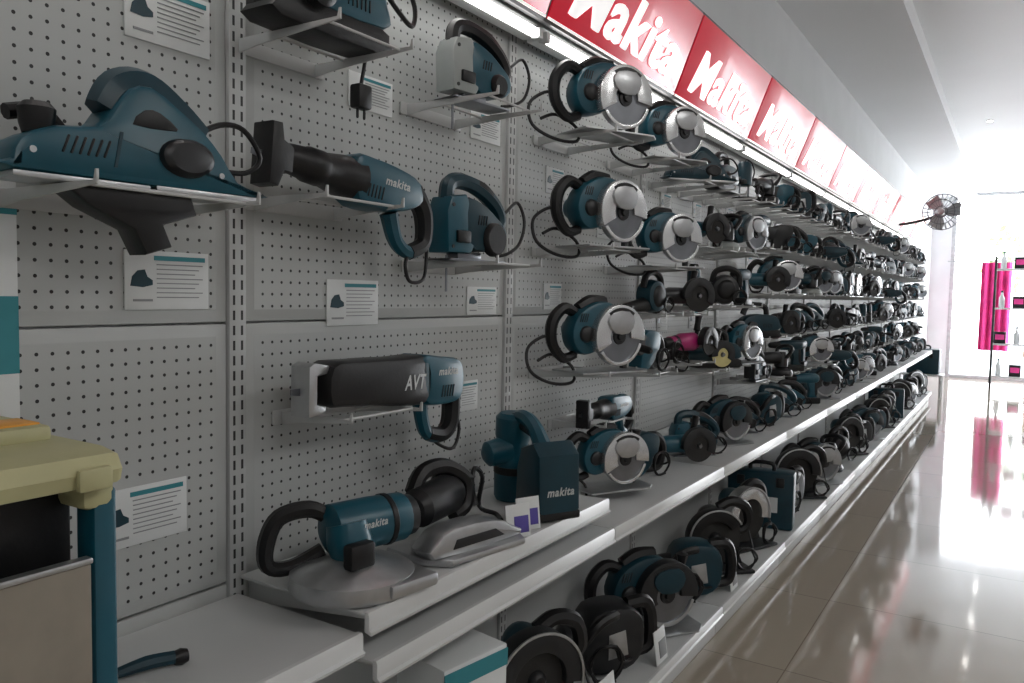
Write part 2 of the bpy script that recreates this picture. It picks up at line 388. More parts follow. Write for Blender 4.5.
def k_jig(body='teal',front='silver',blade=False,loop=False,vent=.03):
    k=Kit()
    k.part('gear_case',front); k.prof([(-.125,.02),(-.13,.12),(-.115,.155),(-.06,.165),(-.03,.12),(-.02,.05),(-.04,.02)],-.035,.035,.007,1)
    k.part('motor_housing',body); k.prof([(-.05,.04),(-.06,.15),(.0,.15),(.06,.12),(.1,.09),(.1,.05),(.05,.03)],-.036,.036,.01,3)
    k.part('handle','black' if front!='teal' else body); k.tube([(-.1,0,.15),(-.09,0,.19),(-.04,0,.2),(.03,0,.185),(.09,0,.15),(.11,0,.11),(.08,0,.08)],[.019,.02,.021,.021,.02,.02,.018])
    k.part('grip_pad','black'); k.tube([(-.05,0,.203),(.03,0,.189),(.085,0,.156)],[.019,.0205,.019])
    k.part('base_plate','steel'); k.prof([(-.13,.0),(-.12,.006),(.09,.006),(.09,.0)],-.04,.04,.001); k.box((-.03,0,.015),(.09,.04,.02),.003)
    k.part('motor_vent','black'); k.lathe((.045,-.05,.06),(.045,-.03,.06),[(0,vent-.006),(.3,vent),(1,vent+.002)],18)
    k.part('vent_slots','black'); k.vents((.0,.105),4,.01,.025,-.0365,rot=.2)
    k.part('lock_lever','black'); k.box((-.075,-.038,.06),(.05,.01,.03),.004)
    k.part('gear_case_screw','dark')
    for q in ((-.11,.035),(-.11,.135)): k.lathe((q[0],-.037,q[1]),(q[0],-.034,q[1]),[(0,.005),(1,.005)],10)
    if blade:
        k.part('saw_blade','steel'); k.box((-.095,0,-.03),(.007,.0015,.09),0)
    if loop:
        cord(k,[(.1,0,.11),(.14,0,.14),(.19,0,.17),(.21,-.01,.12),(.19,-.01,.06),(.14,-.01,.03),(.1,0,.02)])
    else: coil(k,(.1,-.045,.05),.04,2,(.1,0,.11))
    return k
def k_hammer(body='teal',coiled=True):
    k=Kit()
    k.part('gear_case','dark'); k.prof([(-.12,.15),(.0,.16),(.02,.1),(-.04,.07),(-.11,.1)],-.035,.035,.01,3)
    k.part('motor_housing',body); k.prof([(-.02,.17),(.08,.17),(.1,.12),(.06,.05),(.0,.005),(-.05,.005),(-.05,.06)],-.035,.035,.01,3)
    k.part('handle','black'); k.tube([(.06,0,.16),(.12,0,.15),(.15,0,.1),(.13,0,.03),(.07,0,.02),(.0,0,.03)],[.018,.018,.019,.018,.015,.015])
    k.part('chuck','black'); k.lathe((-.18,0,.128),(-.11,0,.128),[(0,.014),(.1,.019),(.5,.026),(.6,.021),(1,.028)],16)
    k.part('side_handle','black'); k.lathe((-.12,-.02,.12),(-.13,-.13,.1),[(0,.01),(.2,.011),(.3,.018),(.9,.016),(1,.01)],12)
    coil(k,(.09,-.05,.05),.045,2,(.13,0,.03))
    return k
def k_polisher(body='dteal',pad='greyg'):
    k=Kit()
    k.part('motor_housing',body); k.lathe((-.18,0,.12),(.05,0,.12),[(0,.024),(.3,.03),(.5,.04),(.95,.043),(1,.036)],18)
    k.part('gear_head','dark'); k.lathe((.07,0,.16),(.07,0,.05),[(0,.03),(.3,.045),(.9,.045),(1,.03)],18)
    k.part('front_handle','black'); k.tube([(.07,-.05,.12),(.1,-.07,.18),(.12,0,.2),(.1,.07,.18),(.07,.05,.12)],.013)
    k.part('polishing_pad',pad); k.lathe((.07,0,.05),(.07,0,.0),[(0,.04),(.2,.07),(.6,.08),(1,.075)],26)
    coil(k,(-.13,-.04,.05),.045,3,(-.18,0,.12))
    return k
def k_blower(body='dteal'):
    k=Kit()
    k.part('fan_housing',body); k.lathe((.03,-.05,.09),(.03,.05,.09),[(0,.05),(.1,.075),(.5,.085),(.9,.075),(1,.05)],24)
    k.part('intake_grille','black'); k.lathe((.03,-.06,.09),(.03,-.048,.09),[(0,.03),(.5,.05),(1,.055)],20)
    k.part('nozzle','black'); k.lathe((-.02,0,.05),(-.2,0,.03),[(0,.038),(.4,.03),(1,.022)],18)
    k.part('handle','black'); k.tube([(-.04,0,.13),(-.02,0,.19),(.05,0,.21),(.11,0,.18),(.12,0,.11)],.017)
    coil(k,(.1,-.06,.05),.04,2,(.12,0,.11))
    return k
def k_trimmer(body='dteal'):
    k=Kit()
    k.part('motor_housing',body); k.lathe((0,0,.06),(0,0,.2),[(0,.03),(.1,.034),(.8,.034),(1,.026)],18)
    k.part('base_housing','dark'); k.lathe((0,0,.0),(0,0,.09),[(0,.05),(.1,.05),(.15,.042),(1,.036)],20)
    k.part('motor_cap','black'); k.lathe((0,0,.195),(0,0,.215),[(0,.03),(1,.02)],16)
    coil(k,(.08,-.02,.055),.045,3,(0,0,.21))
    return k
def k_cutoff(body='teal',guard='dark',ang=(-10,200),R=.14):
    k=Kit(); c=(-.02,R+.02)
    k.part('base_plate','dark'); k.box((.0,-.02,.008),(.3,.2,.014),.004)
    k.part('wheel_guard',guard,label='round wheel guard'); k.crescent(c,R,R*.6,-.09,-.03,ang[0],ang[1],.004,28)
    k.part('guard_rim','silver'); k.crescent(c,R+.0025,R-.005,-.094,-.088,ang[0],ang[1],.001,28)
    k.part('cutting_wheel','disc'); k.lathe((c[0],-.066,c[1]),(c[0],-.061,c[1]),[(0,R-.01),(1,R-.01)],36)
    k.part('flange','dark'); k.lathe((c[0],-.085,c[1]),(c[0],-.064,c[1]),[(0,.016),(.3,.024),(1,.03)],18)
    k.part('motor_housing',body); k.lathe((.02,-.02,.2),(.02,.12,.2),[(0,.05),(.1,.062),(.7,.062),(.9,.055),(1,.04)],20)
    k.part('handle','black'); k.tube([(.02,0,.27),(.08,0,.295),(.15,0,.27),(.17,0,.2),(.13,0,.16),(.08,0,.18)],[.024,.024,.024,.023,.02,.024])
    k.part('arm','dark'); k.prof([(.05,.012),(.14,.012),(.1,.12),(.03,.2),(-.02,.19)],-.02,.02,.006)
    coil(k,(.12,-.09,.06),.05,3,(.165,0,.18))
    return k
def k_demo(body='dteal'):
    """heavy breaker lying on its side with loop handles"""
    k=Kit()
    k.part('barrel_housing','dark'); k.lathe((-.2,0,.07),(.02,0,.095),[(0,.02),(.1,.03),(.4,.035),(.5,.055),(1,.062)],20)
    k.part('motor_housing',body); k.prof([(-.03,.012),(-.05,.1),(-.02,.18),(.08,.19),(.13,.15),(.13,.06),(.08,.012)],-.06,.06,.018,3)
    k.part('rear_handle','black'); k.tube([(.1,0,.18),(.16,0,.18),(.18,0,.12),(.17,0,.05),(.11,0,.04)],[.02,.02,.02,.019,.017])
    k.part('side_handle','black'); k.tube([(-.06,-.05,.09),(-.07,-.1,.13),(-.03,-.11,.18),(.03,-.08,.185)],.014)
    k.part('vent_band','silver'); k.prof([(.02,.05),(.02,.12),(.07,.13),(.08,.06)],-.062,-.059,.001)
    coil(k,(.0,-.09,.055),.05,3,(.13,-.03,.04))
    return k
def k_case():
    k=Kit()
    k.part('case_body','dteal'); k.box((0,0,.15),(.34,.13,.3),.015)
    k.part('case_handle','black'); k.tube([(-.06,0,.295),(-.05,0,.335),(.05,0,.335),(.06,0,.295)],.011)
    for s in(-1,1): k.part('latch','dark'); k.box((.1*s,-.067,.25),(.04,.01,.05),.003)
    k.part('case_label','card'); k.box((0,-.066,.13),(.18,.002,.08),0)
    return k
def k_router(body='teal'):
    k=Kit()
    k.part('motor_housing',body); k.lathe((0,0,.08),(0,0,.22),[(0,.036),(.05,.042),(.6,.044),(.9,.04),(1,.028)],20)
    k.part('base_plate','black'); k.lathe((0,0,0),(0,0,.012),[(0,.07),(1,.07)],24)
    for s in (-1,1): k.part('guide_rod','steel'); k.cyl((.045*s,0,.01),(.045*s,0,.13),.006)
    k.part('collar','dark'); k.box((0,0,.1),(.12,.07,.03),.008)
    for s in (-1,1): k.part('side_knob','black'); k.lathe((s*.05,0,.105),(s*.12,0,.12),[(0,.012),(.3,.018),(.8,.024),(1,.014)],14)
    cord(k,[(0,0,.22),(.02,0,.235),(.07,0,.22),(.1,0,.17),(.11,.03,.1)])
    return k
def k_bracket(span=.2,depth=.27):
    k=Kit()
    k.part('mounting_plate','bracket'); k.box((0,-.003,-.012),(span+.05,.006,.03),.002)
    for s in (-1,1):
        k.part('support_arm','bracket')
        k.prof([(0,0),(-depth,0),(-depth-.004,.014),(-depth-.008,.014),(-depth-.008,-.006),(-.06,-.02),(0,-.028)],s*span/2-.002,s*span/2+.002,.0006,plane='yz')
    k.part('cross_rod','bracket'); k.cyl((-span/2,-depth*.9,-.003),(span/2,-depth*.9,-.003),.003,8,.001)
    k.part('cross_rod','bracket'); k.cyl((-span/2,-.09,-.003),(span/2,-.09,-.003),.003,8,.001)
    return k
KB=k_bracket(); KBs=k_bracket(.17,.25); KBw=k_bracket(.22,.2); KBp=k_bracket(.27,.26)
G="tool support brackets on the perforated wall"
def bracket(y,z,kit=KB,detail=True,rz=0):
    return place(kit,'display_bracket','pale grey metal bracket holding a tool on the wall','bracket',.0105,y,z,rz,detail,G)

KC=k_circ(); KCf=k_circ('teal','white_metal',False,True); KCd=k_circ('dteal','silver',False,True); KCb=k_circ('dteal','dark',False,True)
KG=k_grinder(); KGb=k_grinder('dteal',.1); KGk=k_grinder('dark',.085); KGm=k_grinder('magenta',.065); KGy=k_grinder('dteal',.07,'yellow')
KD=k_drill(); KDd=k_drill('dteal'); KR=k_recip(); KRf=k_recip('dteal',lettered=False); KA=k_recip(avt=True); KP=k_planer(); KPf=k_planer('dteal',False); KS=k_sander(plug=True); KSf=k_sander('dteal')
KJ=k_jig('teal','greyg',True,True); KJt=k_jig('dteal','teal',True,True,.042); KJf=k_jig('dteal','dark'); KJg=k_jig('dteal','teal'); KJs=k_jig('teal','silver')
KH=k_hammer(); KHd=k_hammer('dteal'); KHk=k_hammer('dark'); KX=k_cutoff('dteal'); KXd=k_cutoff('dark','black',(30,215),.13); KXs=k_cutoff('dteal','white_metal'); KO=k_router('dteal')
KPo=k_polisher(); KPk=k_polisher('dark','dark'); KBl=k_blower(); KBk=k_blower('dark'); KT=k_trimmer(); KDm=k_demo(); KDk=k_demo('dark'); KCs=k_case()
LB={'circular_saw':"teal circular saw with round metal guard",'angle_grinder':"teal and black angle grinder with disc",'cordless_drill':"teal cordless drill with black battery",
'reciprocating_saw':"teal reciprocating saw with black gear case",'electric_planer':"teal electric planer with black cord",'belt_sander':"teal belt sander with black handle",
'jigsaw':"teal corded jigsaw with black handle",'rotary_hammer':"teal rotary hammer with black chuck",'cutoff_saw':"dark saw with round wheel guard",'router':"teal router with two black knobs",
'polisher':"dark polisher with round pad and coiled cord",'blower':"dark hand blower with round fan housing",'trim_router':"slim dark trim router with coiled cord",
'breaker':"heavy dark breaker with loop handle",'tool_case':"dark teal plastic case with handle"}
GW="power tools held on the wall brackets"; GS="power tools standing on the shelf"; GD="heavy tools on the bottom deck"
def tool(kit,name,w,y,z,rz=0,detail=True,group=GW,where=', on wall bracket',**kw):
    return place(kit,name,kw.pop('label',LB[name]+where),'power tool' if name!='tool_case' else 'case',w,y,z,rz,detail,group,**kw)

# ---- bay 0
tool(KP,'electric_planer',.17,.735,1.392,-4,scale=.95,label='teal electric planer with looping cord and chip nozzle'); bracket(.745,1.391,KBp)
# ---- bay 1
tool(KS,'belt_sander',.15,1.15,1.735,0,label='teal belt sander with cord and hanging plug'); bracket(1.15,1.734)
tool(KJ,'jigsaw',.15,1.67,1.715,-8,scale=.92,label='grey and teal jigsaw with looping cord'); bracket(1.66,1.714)
tool(KR,'reciprocating_saw',.14,1.27,1.475,0,tilt=5,scale=.95,label='teal reciprocating saw with long black front'); bracket(1.2,1.432,KBw)
tool(KJt,'jigsaw',.14,1.67,1.325,-5,label='small teal jigsaw with black handle'); bracket(1.67,1.324)
tool(KA,'reciprocating_saw',.14,1.365,1.045,0,tilt=1,scale=.95,label='black-bodied reciprocating saw lettered AVT with bare metal shoe'); bracket(1.27,.99,KBw)
# ---- bay 2
for z,rz_ in ((1.745,-28),(1.395,-20),(1.005,-24)):
    tool(KC,'circular_saw',.19,2.29,z,rz_,scale=.93); bracket(2.3,z-.001)
for z in (1.745,1.355):
    tool(KC,'circular_saw',.19,2.83,z,-30,scale=.86); bracket(2.83,z-.001)
tool(KGm,'angle_grinder',.17,3.18,.98,-10,label='magenta and black small angle grinder on a wall bracket',scale=.9); bracket(3.18,.979,KBs)
tool(KH,'rotary_hammer',.16,2.74,.97,-10,scale=.85); bracket(2.74,.969,KBs)
tool(KR,'reciprocating_saw',.15,2.5,.86,0,scale=.75,label='teal reciprocating saw lying low above the shelf'); bracket(2.44,.825,KBw)
tool(KBl,'blower',.16,2.78,1.18,-10,scale=.75); bracket(2.78,1.179,KBs)
tool(KGk,'angle_grinder',.16,3.07,1.18,-35,scale=.8); bracket(3.07,1.179,KBs)
# ---- bays 3..11
kinds=[(KCf,'circular_saw',0),(KCd,'circular_saw',0),(KCb,'circular_saw',0),(KG,'angle_grinder',0),(KGk,'angle_grinder',0),(KD,'cordless_drill',0),(KDd,'cordless_drill',0),(KRf,'reciprocating_saw',.045),(KJf,'jigsaw',0),(KJg,'jigsaw',0),(KJs,'jigsaw',0),(KHd,'rotary_hammer',0),(KH,'rotary_hammer',0),(KHk,'rotary_hammer',0),(KPf,'electric_planer',0),(KO,'router',0),(KSf,'belt_sander',0),(KPo,'polisher',0),(KPk,'polisher',0),(KBk,'blower',0),(KT,'trim_router',0),(KDm,'breaker',0)]
last=[]
def pick(lst):
    while True:
        k=random.choice(lst)
        if k not in last:
            last.append(k)
            if len(last)>8: last.pop(0)
            return k
for b in range(3,12):
    rows=[1.72,1.46,1.21,.93] if b==3 else [1.74,1.51,1.27,1.04,.815]
    for zi,z in enumerate(rows):
        for i in range(3):
            y=.045+b+.17+i*.333
            if b==3 and i==0 and zi==3: y+=.12
            kk=pick(kinds)
            if b==3 and i==0 and zi==3: kk=(KGy,'angle_grinder',0)
            det=y<5.2
            if kk[1]=='reciprocating_saw': args=dict(w=.26,rz=-72,scale=.68)
            elif kk[1]=='electric_planer': args=dict(w=.19,rz=random.uniform(-55,-40),scale=.75)
            elif kk[1]=='breaker': args=dict(w=.18,rz=random.uniform(-50,-30),scale=.72)
            else: args=dict(w=.18,rz=random.uniform(-55,5),scale=random.uniform(.76,.84))
            w_=args.pop('w'); rz_=args.pop('rz')
            tool(kk[0],kk[1],w_,y,z+kk[2],rz_,det,**args,
                 label='black and yellow angle grinder with pale disc' if kk[0] is KGy else LB[kk[1]]+', on wall bracket')
            bracket(y,z-.001,KBs,det)
    sk=[k for k in kinds if k[1] not in('reciprocating_saw','electric_planer')]
    for i in range(3):
        y=.045+b+.17+i*.333
        kk=pick(sk)
        tool(kk[0],kk[1],.21,y,.587,random.uniform(-60,-15),y<5.2,GS,', on the shelf',scale=random.uniform(.82,.9))
y=1.88; i=0
seq=[(KX,'cutoff_saw',1,-30),(KDk,'breaker',1.15,-35),(KCb,'circular_saw',1.15,-40),(KDm,'breaker',1.15,-50),(KXd,'cutoff_saw',1,-45),(KXs,'cutoff_saw',1,-25),(KCs,'tool_case',1,-80),(KDk,'breaker',1.15,-20),(KX,'cutoff_saw',1,-50),(KCd,'circular_saw',1.15,-35),(KPk,'polisher',1.2,-20),(KBk,'blower',1.2,-30)]
while y<11.9:
    kk=seq[i%len(seq)]
    if i>=len(seq) and kk[0] is KXs: kk=(KXd,'cutoff_saw',1,-30)
    tool(kk[0],kk[1],.215,y,.034,kk[3]+random.uniform(-6,6),y<5.2,GD,', on the bottom deck',scale=kk[2])
    y+=.4; i+=1
# shelf bay 2
tool(KC,'circular_saw',.2,2.37,.615,-30,True,GS,', on the shelf',scale=.82)
tool(KHd,'rotary_hammer',.17,2.7,.587,-20,True,GS,', on the shelf',scale=.9)
tool(KG,'angle_grinder',.2,3.0,.587,-40,True,GS,', on the shelf',scale=.85)

# custom shelf tools bay 1
def k_dish(body='teal',dish='silver'):
    k=Kit()
    k.part('dust_shroud',dish,label='flat round cast metal shroud'); k.lathe((0,0,0),(0,0,.06),[(0,.118),(.15,.123),(.55,.12),(.7,.1),(.9,.055),(1,.045)],36)
    k.box((.05,-.1,.018),(.12,.06,.028),.008)
    k.part('motor_housing',body); k.lathe((-.03,.05,.105),(.16,.02,.105),[(0,.03),(.06,.05),(.5,.052),(.9,.05),(1,.035)],22)
    k.lathe((0,0,.05),(.0,.02,.12),[(0,.04),(.5,.045),(1,.04)],18)
    k.part('motor_band','black'); k.lathe((.095,.03,.105),(.11,.028,.105),[(0,.0505),(.2,.0535),(.8,.0535),(1,.0505)],22)
    k.part('motor_vent','dark'); k.lathe((.14,.022,.105),(.18,.018,.105),[(0,.045),(.6,.042),(1,.02)],20)
    k.part('shroud_clamp','black'); k.box((-.02,-.045,.075),(.06,.03,.05),.008)
    k.part('handle','black'); k.tube([(-.01,.06,.125),(-.045,.08,.145),(-.1,.1,.135),(-.125,.105,.09),(-.125,.1,.045),(-.08,.09,.035),(-.02,.07,.06)],[.015,.017,.017,.017,.015,.015,.015])
    k.part('brand_lettering','letter'); k.text('makita',(.04,.12),.06,.016,-.0225,.2,.03)
    return k
place(k_dish(),'dust_shroud_grinder','teal grinder with flat round metal shroud and black loop handle','power tool',.25,1.13,.672,-8,True,GS)
def k_lowsaw():
    k=Kit()
    k.part('base_plate','silver',label='broad ribbed metal base plate'); k.prof([(-.15,-.1),(-.11,-.15),(.12,-.15),(.15,-.1),(.13,.02),(-.15,.02)],.0,.016,.005,plane='xy')
    k.part('blade_shroud','silver'); k.prof([(-.14,.016),(-.13,.055),(-.08,.075),(.04,.07),(.1,.045),(.13,.016)],-.13,-.06,.01,2)
    k.part('shroud_slot','dark'); k.prof([(-.09,.03),(-.08,.05),(.04,.05),(.07,.03)],-.1325,-.1295,.001)
    k.part('motor_housing','dark'); k.lathe((-.09,.0,.09),(.07,.04,.1),[(0,.03),(.1,.045),(.8,.048),(1,.035)],20)
    k.part('handle','black'); k.tube([(-.07,.03,.12),(-.03,.04,.16),(.05,.05,.16),(.11,.04,.12),(.1,.03,.06),(.05,.02,.045)],[.018,.02,.02,.02,.018,.016])
    k.part('dust_port','black'); k.tube([(.03,.06,.1),(.08,.08,.13),(.13,.07,.11),(.13,.04,.05)],[.022,.024,.022,.02])
    cord(k,[(.12,.03,.1),(.15,.05,.14),(.19,.06,.11),(.2,.08,.03),(.23,.05,.01),(.2,.0,.008)],.006)
    return k
place(k_lowsaw(),'groove_cutter','black groove cutter with broad metal base plate','power tool',.22,1.46,.67,-10,True,GS)
def k_vac():
    k=Kit()   # local x along aisle, -y toward the aisle
    k.part('motor_housing','teal')
    k.lathe((0,.06,.0),(0,.05,.24),[(0,.042),(.05,.048),(.35,.05),(.6,.04),(.75,.05),(.95,.05),(1,.038)],22)
    k.lathe((-.09,.05,.13),(-.02,.05,.14),[(0,.02),(.15,.034),(1,.04)],18)
    k.part('motor_band','black'); k.lathe((0,.056,.075),(0,.055,.095),[(0,.05),(.2,.0515),(.8,.0515),(1,.05)],22)
    k.part('handle','teal'); k.tube([(0,.06,.21),(0,.0,.235),(0,-.06,.215),(0,-.11,.16)],[.024,.02,.02,.026])
    k.part('trigger','black'); k.tube([(0,.01,.212),(0,-.05,.2)],.012)
    k.part('battery','dteal'); k.prof([(-.065,.022),(-.07,.12),(-.09,.175),(-.15,.195),(-.185,.165),(-.19,.022)],-.062,.062,.012,plane='yz')
    k.part('battery_base','black'); k.box((0,-.125,.012),(.125,.13,.022),.006)
    k.part('brand_lettering','letter')
    v,f=textmesh('makita',.2,.03)
    k.raw([(p[0]*.08,-.1915,.075+p[1]*.022) for p in v],f)
    return k
place(k_vac(),'cordless_blower','tall teal cordless machine with boxy lettered battery pack','power tool',.195,1.85,.671,-28,True,GS,scale=1.02)
def k_standcard(m='card',m2='purple'):
    k=Kit(); k.part('card_face',m); k.box((0,0,.05),(.085,.003,.1),.0008,rot=(-.15,0,0)); k.part('card_print',m2); k.box((.01,-.004,.04),(.05,.002,.05),.0005,rot=(-.15,0,0)); return k
KSC=k_standcard(); KSW=k_standcard('card','cardline')
for w,y in ((.33,1.66),(.345,1.59)):
    place(KSC,'info_card','small standing card with purple print on the shelf','card',w,y,.668,-25,True,'standing info cards',scale=.8)
for w,y,z in ((.375,2.06,.034),(.375,2.46,.034),(.375,3.26,.034)):
    place(KSW,'info_card','small white standing card on the bottom deck','card',w,y,z,0,True,'standing info cards',scale=1.1)
k=Kit(); k.part('box_body','card'); k.box((0,0,.2),(.2,.16,.4),.004); k.part('printed_picture','greyg'); k.prof([(-.06,.1),(-.07,.25),(-.02,.32),(.05,.3),(.07,.2),(.04,.1)],-.0815,-.0805,0); k.part('printed_disc','dark'); k.lathe((0,-.083,.16),(0,-.081,.16),[(0,.04),(1,.04)],20)
k.part('box_band','cardteal'); k.box((0,-.081,.37),(.2,.002,.04),0)
place(k,'carton','white upright tool carton printed with a grey machine','carton',.26,1.45,.034,-10,True)

# ------------------------------------------------------------------ info cards on wall
def k_card(W=.17,H=.105):
    k=Kit(); k.part('card_sheet','card'); k.box((0,-.0015,0),(W,.003,H),.0006)
    k.part('card_header','cardteal'); k.box((W*.14,-.0036,H*.38),(W*.62,.001,H*.08),0)
    k.part('machine_picture','dteal'); k.prof([(-W*.44,-H*.1),(-W*.42,H*.06),(-W*.36,H*.16),(-W*.28,H*.18),(-W*.25,H*.06),(-W*.19,H*.0),(-W*.19,-H*.08),(-W*.3,-H*.12)],-.0042,-.0032,0)
    k.part('text_block','cardline')
    for i in range(8): k.box((W*.14-(i%3)*.004,-.0036,H*(.27-.08*i)),(W*(.56-.05*(i%3)),.001,H*.018),0)
    k.box((-W*.3,-.0036,-H*.34),(W*.22,.001,H*.04),0)
    return k
KCa=k_card(); KCc2=k_card(.15,.08); KCc=k_card(.12,.085)
GC="product info cards on the perforated wall"
def card(k,y,z,det=True): place(k,'info_card','white printed product card with teal header and small picture','card',.0108,y,z,0,det,GC)
card(KCa,.9,1.73); card(KCa,.895,1.26); card(KCa,.845,.84)
card(KCc2,1.43,1.71); card(KCc2,1.91,1.72); card(KCa,1.375,1.22); card(KCc2,1.905,1.225); card(KCc,1.83,.955)
for y,z in ((2.32,1.62),(2.32,1.24),(2.8,1.62),(2.55,1.1),(2.7,1.5),(3.3,1.65),(3.7,1.65),(3.3,1.14),(3.7,1.14),(4.2,1.68),(4.6,1.44),(5.2,1.68)): card(KCc,y,z)
k=Kit(); k.part('poster_sheet','card'); k.box((0,-.0015,0),(.3,.003,.42),.0006); k.part('poster_band','cardteal',label='pale teal printed area'); k.box((-.0,-.0036,-.03),(.3,.001,.12),0)
k.part('poster_title','cardteal'); k.box((-.0,-.0036,.17),(.3,.001,.03),0)
k.part('poster_print','cardline'); k.box((.0,-.0036,.1),(.24,.001,.02),0); k.box((.0,-.0036,.065),(.24,.001,.01),0)
place(k,'poster','white and teal printed poster on the perforated wall','poster',.0108,.485,1.2,0,True)

# ------------------------------------------------------------------ wall shelving
GP="perforated wall panels"
def panel(y0,y1,z0,z1,m='peg'):
    k=Kit(); W=y1-y0; H=z1-z0
    k.part('panel','plain'); k.box((.004,(y0+y1)/2,(z0+z1)/2),(.012,W,H),.002)
    if m=='peg':
        g=.024; k.part('field','peg'); 
        k.raw([(.0104,y0+g,z0+g),(.0104,y1-g,z0+g),(.0104,y1-g,z1-g),(.0104,y0+g,z1-g)],[(0,1,2,3)])
    o=D.objects.new('perforated_panel',k.join('perforated_panel')); COL.objects.link(o)
    tag(o,'grey perforated metal wall panel between slotted uprights','wall panel',GP)
for b in range(-1,12):
    y0=b+.045+.022; y1=b+1.045-.022
    panel(y0,y1,.66,1.178); panel(y0,y1,1.182,2.06)
    panel(y0,y1,.0,.655,'plain')
for b in range(-1,13):
    y=b+.045
    o=single('shelving_upright','slot',lambda k:k.box((0,0,0),(.03,.04,2.1),.002),'grey slotted metal upright of the wall shelving','upright',"slotted uprights")
    o.location=(.003,y,1.0)
def shelf(b,ztop,front,lab='pale grey metal shelf with turned-down front lip',lip=.034,ya=None):
    ya=b+.047 if ya is None else ya; yb=b+1.043
    k=Kit(); k.part('shelf_board','shelf')
    k.prof([(.019,ztop),(front-.012,ztop),(front-.012,ztop-.006),(.019,ztop-.006)],ya,yb,.0012)
    k.part('front_lip','shelf_edge')
    k.prof([(front-.012,ztop+.003),(front-.003,ztop+.003),(front,ztop-.004),(front,ztop-lip+.006),(front+.006,ztop-lip+.002),(front+.004,ztop-lip-.004),(front-.012,ztop-lip)],ya,yb,.001)
    for yy in (ya+.024,yb-.024):
        k.part('support_bracket','shelf'); k.prof([(.019,ztop-.007),(front-.02,ztop-.007),(front-.02,ztop-.02),(.019,ztop-.06)],yy-.002,yy+.002,.0005)
    root=D.objects.new('metal_shelf',None); COL.objects.link(root); root.location=(.016,ya,ztop)
    for i,p in enumerate(k.parts):
        o=D.objects.new(p['n'],k.mesh(i)); COL.objects.link(o); o.parent=root; o.matrix_parent_inverse=Matrix.Translation((-.016,-ya,-ztop))
    tag(root,lab,'shelf','wall shelves')
shelf(0,.632,.36,ya=.61)
shelf(1,.668,.37); shelf(1,.585,.39)
for b in range(2,12): shelf(b,.585,.39)
DL='pale grey metal bottom deck shelf'
shelf(0,.032,.405,DL,.03,.61)
for b in range(1,12): shelf(b,.032,.405,DL,.03)
for b in range(1,12):
    o=single('kick_plate','shelf',lambda k:k.box((.37,b+.545,-.05),(.012,.996,.075),.002),'pale grey kick plate under the deck','kick plate','kick plates')

# ------------------------------------------------------------------ signs
KSg=Kit(); tl=math.atan2(.116,.30)
def sgn(k):
    k.part('sign_case','signframe'); k.box((0,.022,.16),(1.0,.04,.33),.003)
    k.part('sign_face','red'); k.box((0,-.001,.16),(.985,.006,.31),.001)
    k.part('sign_lettering','signwhite')
    for dx,dz,dy in ((-.007,0,0),(.0,.002,.0006),(.007,0,.0012),(.0,-.002,.0018)):
        k.text('Makita',(dx,.13+dz),.80,.17,-.0065-dy,.22,.02)
    k.part('sign_trim','signwhite'); k.box((0,-.004,.008),(.985,.004,.007),0)
sgn(KSg)
for b in range(0,12):
    o=place(KSg,'brand_sign','red light-box sign panel with white slanted lettering','sign',.15,b+.5+.005,2.03,0,True,'red sign panels above the shelving')
    o.matrix_world=Matrix.Translation((.145,b+.505,2.03))@Matrix.Rotation(PI/2,4,'Z')@Matrix.Rotation(tl,4,'X')
for b in range(0,12):
    k=Kit(); k.part('lamp_tube','tube'); k.cyl((-.465,0,0),(.465,0,0),.014,12)
    k.part('lamp_housing','shelf_edge'); k.box((0,.03,.012),(.98,.05,.04),.003)
    for s in(-1,1): k.part('end_cap','shelf_edge'); k.box((.478*s,0,.0),(.02,.03,.03),.003)
    place(k,'strip_light','white tube light beneath the red sign','lamp',.11,b+.545,2.0,0,True,'strip lights above the wall')

# ------------------------------------------------------------------ cart lower left
def cart():
    k=Kit()
    X0,X1,Y0,Y1=.03,.33,.06,.6
    for x,y in ((X1-.02,Y1-.016),(X1-.02,Y0+.016),(X0+.02,Y1-.016),(X0+.02,Y0+.016)):
        k.part('frame_post','teal'); k.box((x,y,.448),(.045,.032,1.076),.006)
    k.part('base_tray','dteal'); k.box((.18,.33,-.05),(.28,.5,.04),.005)
    k.part('side_panel','dteal'); k.box((.18,Y1-.008,.4),(.26,.006,.9),.002)
    k.part('dark_interior','black'); k.box((.16,.33,.93),(.23,.48,.12),.004)
    k.part('front_panel','board',label='tan panel with silver edge'); k.box((X1+.004,.32,.455),(.012,.48,.88),.003)
    k.part('panel_edge','silver'); k.box((X1+.006,.32,.899),(.016,.48,.008),.002)
    k.part('top_cover','cream',label='moulded cream plastic top cover')
    k.prof([(.02,.988),(.32,.988),(.342,.994),(.347,1.012),(.335,1.032),(.3,1.038),(.02,1.038)],Y0-.02,Y1+.003,.01)
    k.box((.12,.33,1.045),(.19,.5,.026),.008)
    k.box((.3,.575,.987),(.07,.045,.055),.012)
    k.part('latch','cream'); k.box((.349,.56,1.005),(.012,.045,.03),.005)
    k.part('warning_label','orange'); k.box((.17,.52,1.0592),(.06,.1,.003),.001)
    place(k,'tool_cart','tool cart with cream plastic top and dark teal frame','cart',0,0,0,0,True,world=True)
cart()
k=Kit(); k.part('handle_body','dteal'); k.tube([(-.05,0,.014),(0,0,.02),(.05,0,.018)],[.01,.014,.013]); k.part('handle_collar','black'); k.lathe((.05,0,.016),(.075,0,.016),[(0,.013),(.5,.016),(1,.012)],14)
place(k,'side_handle','small loose teal side handle lying on the shelf','handle',.175,.74,.631,-20,True,scale=.85)
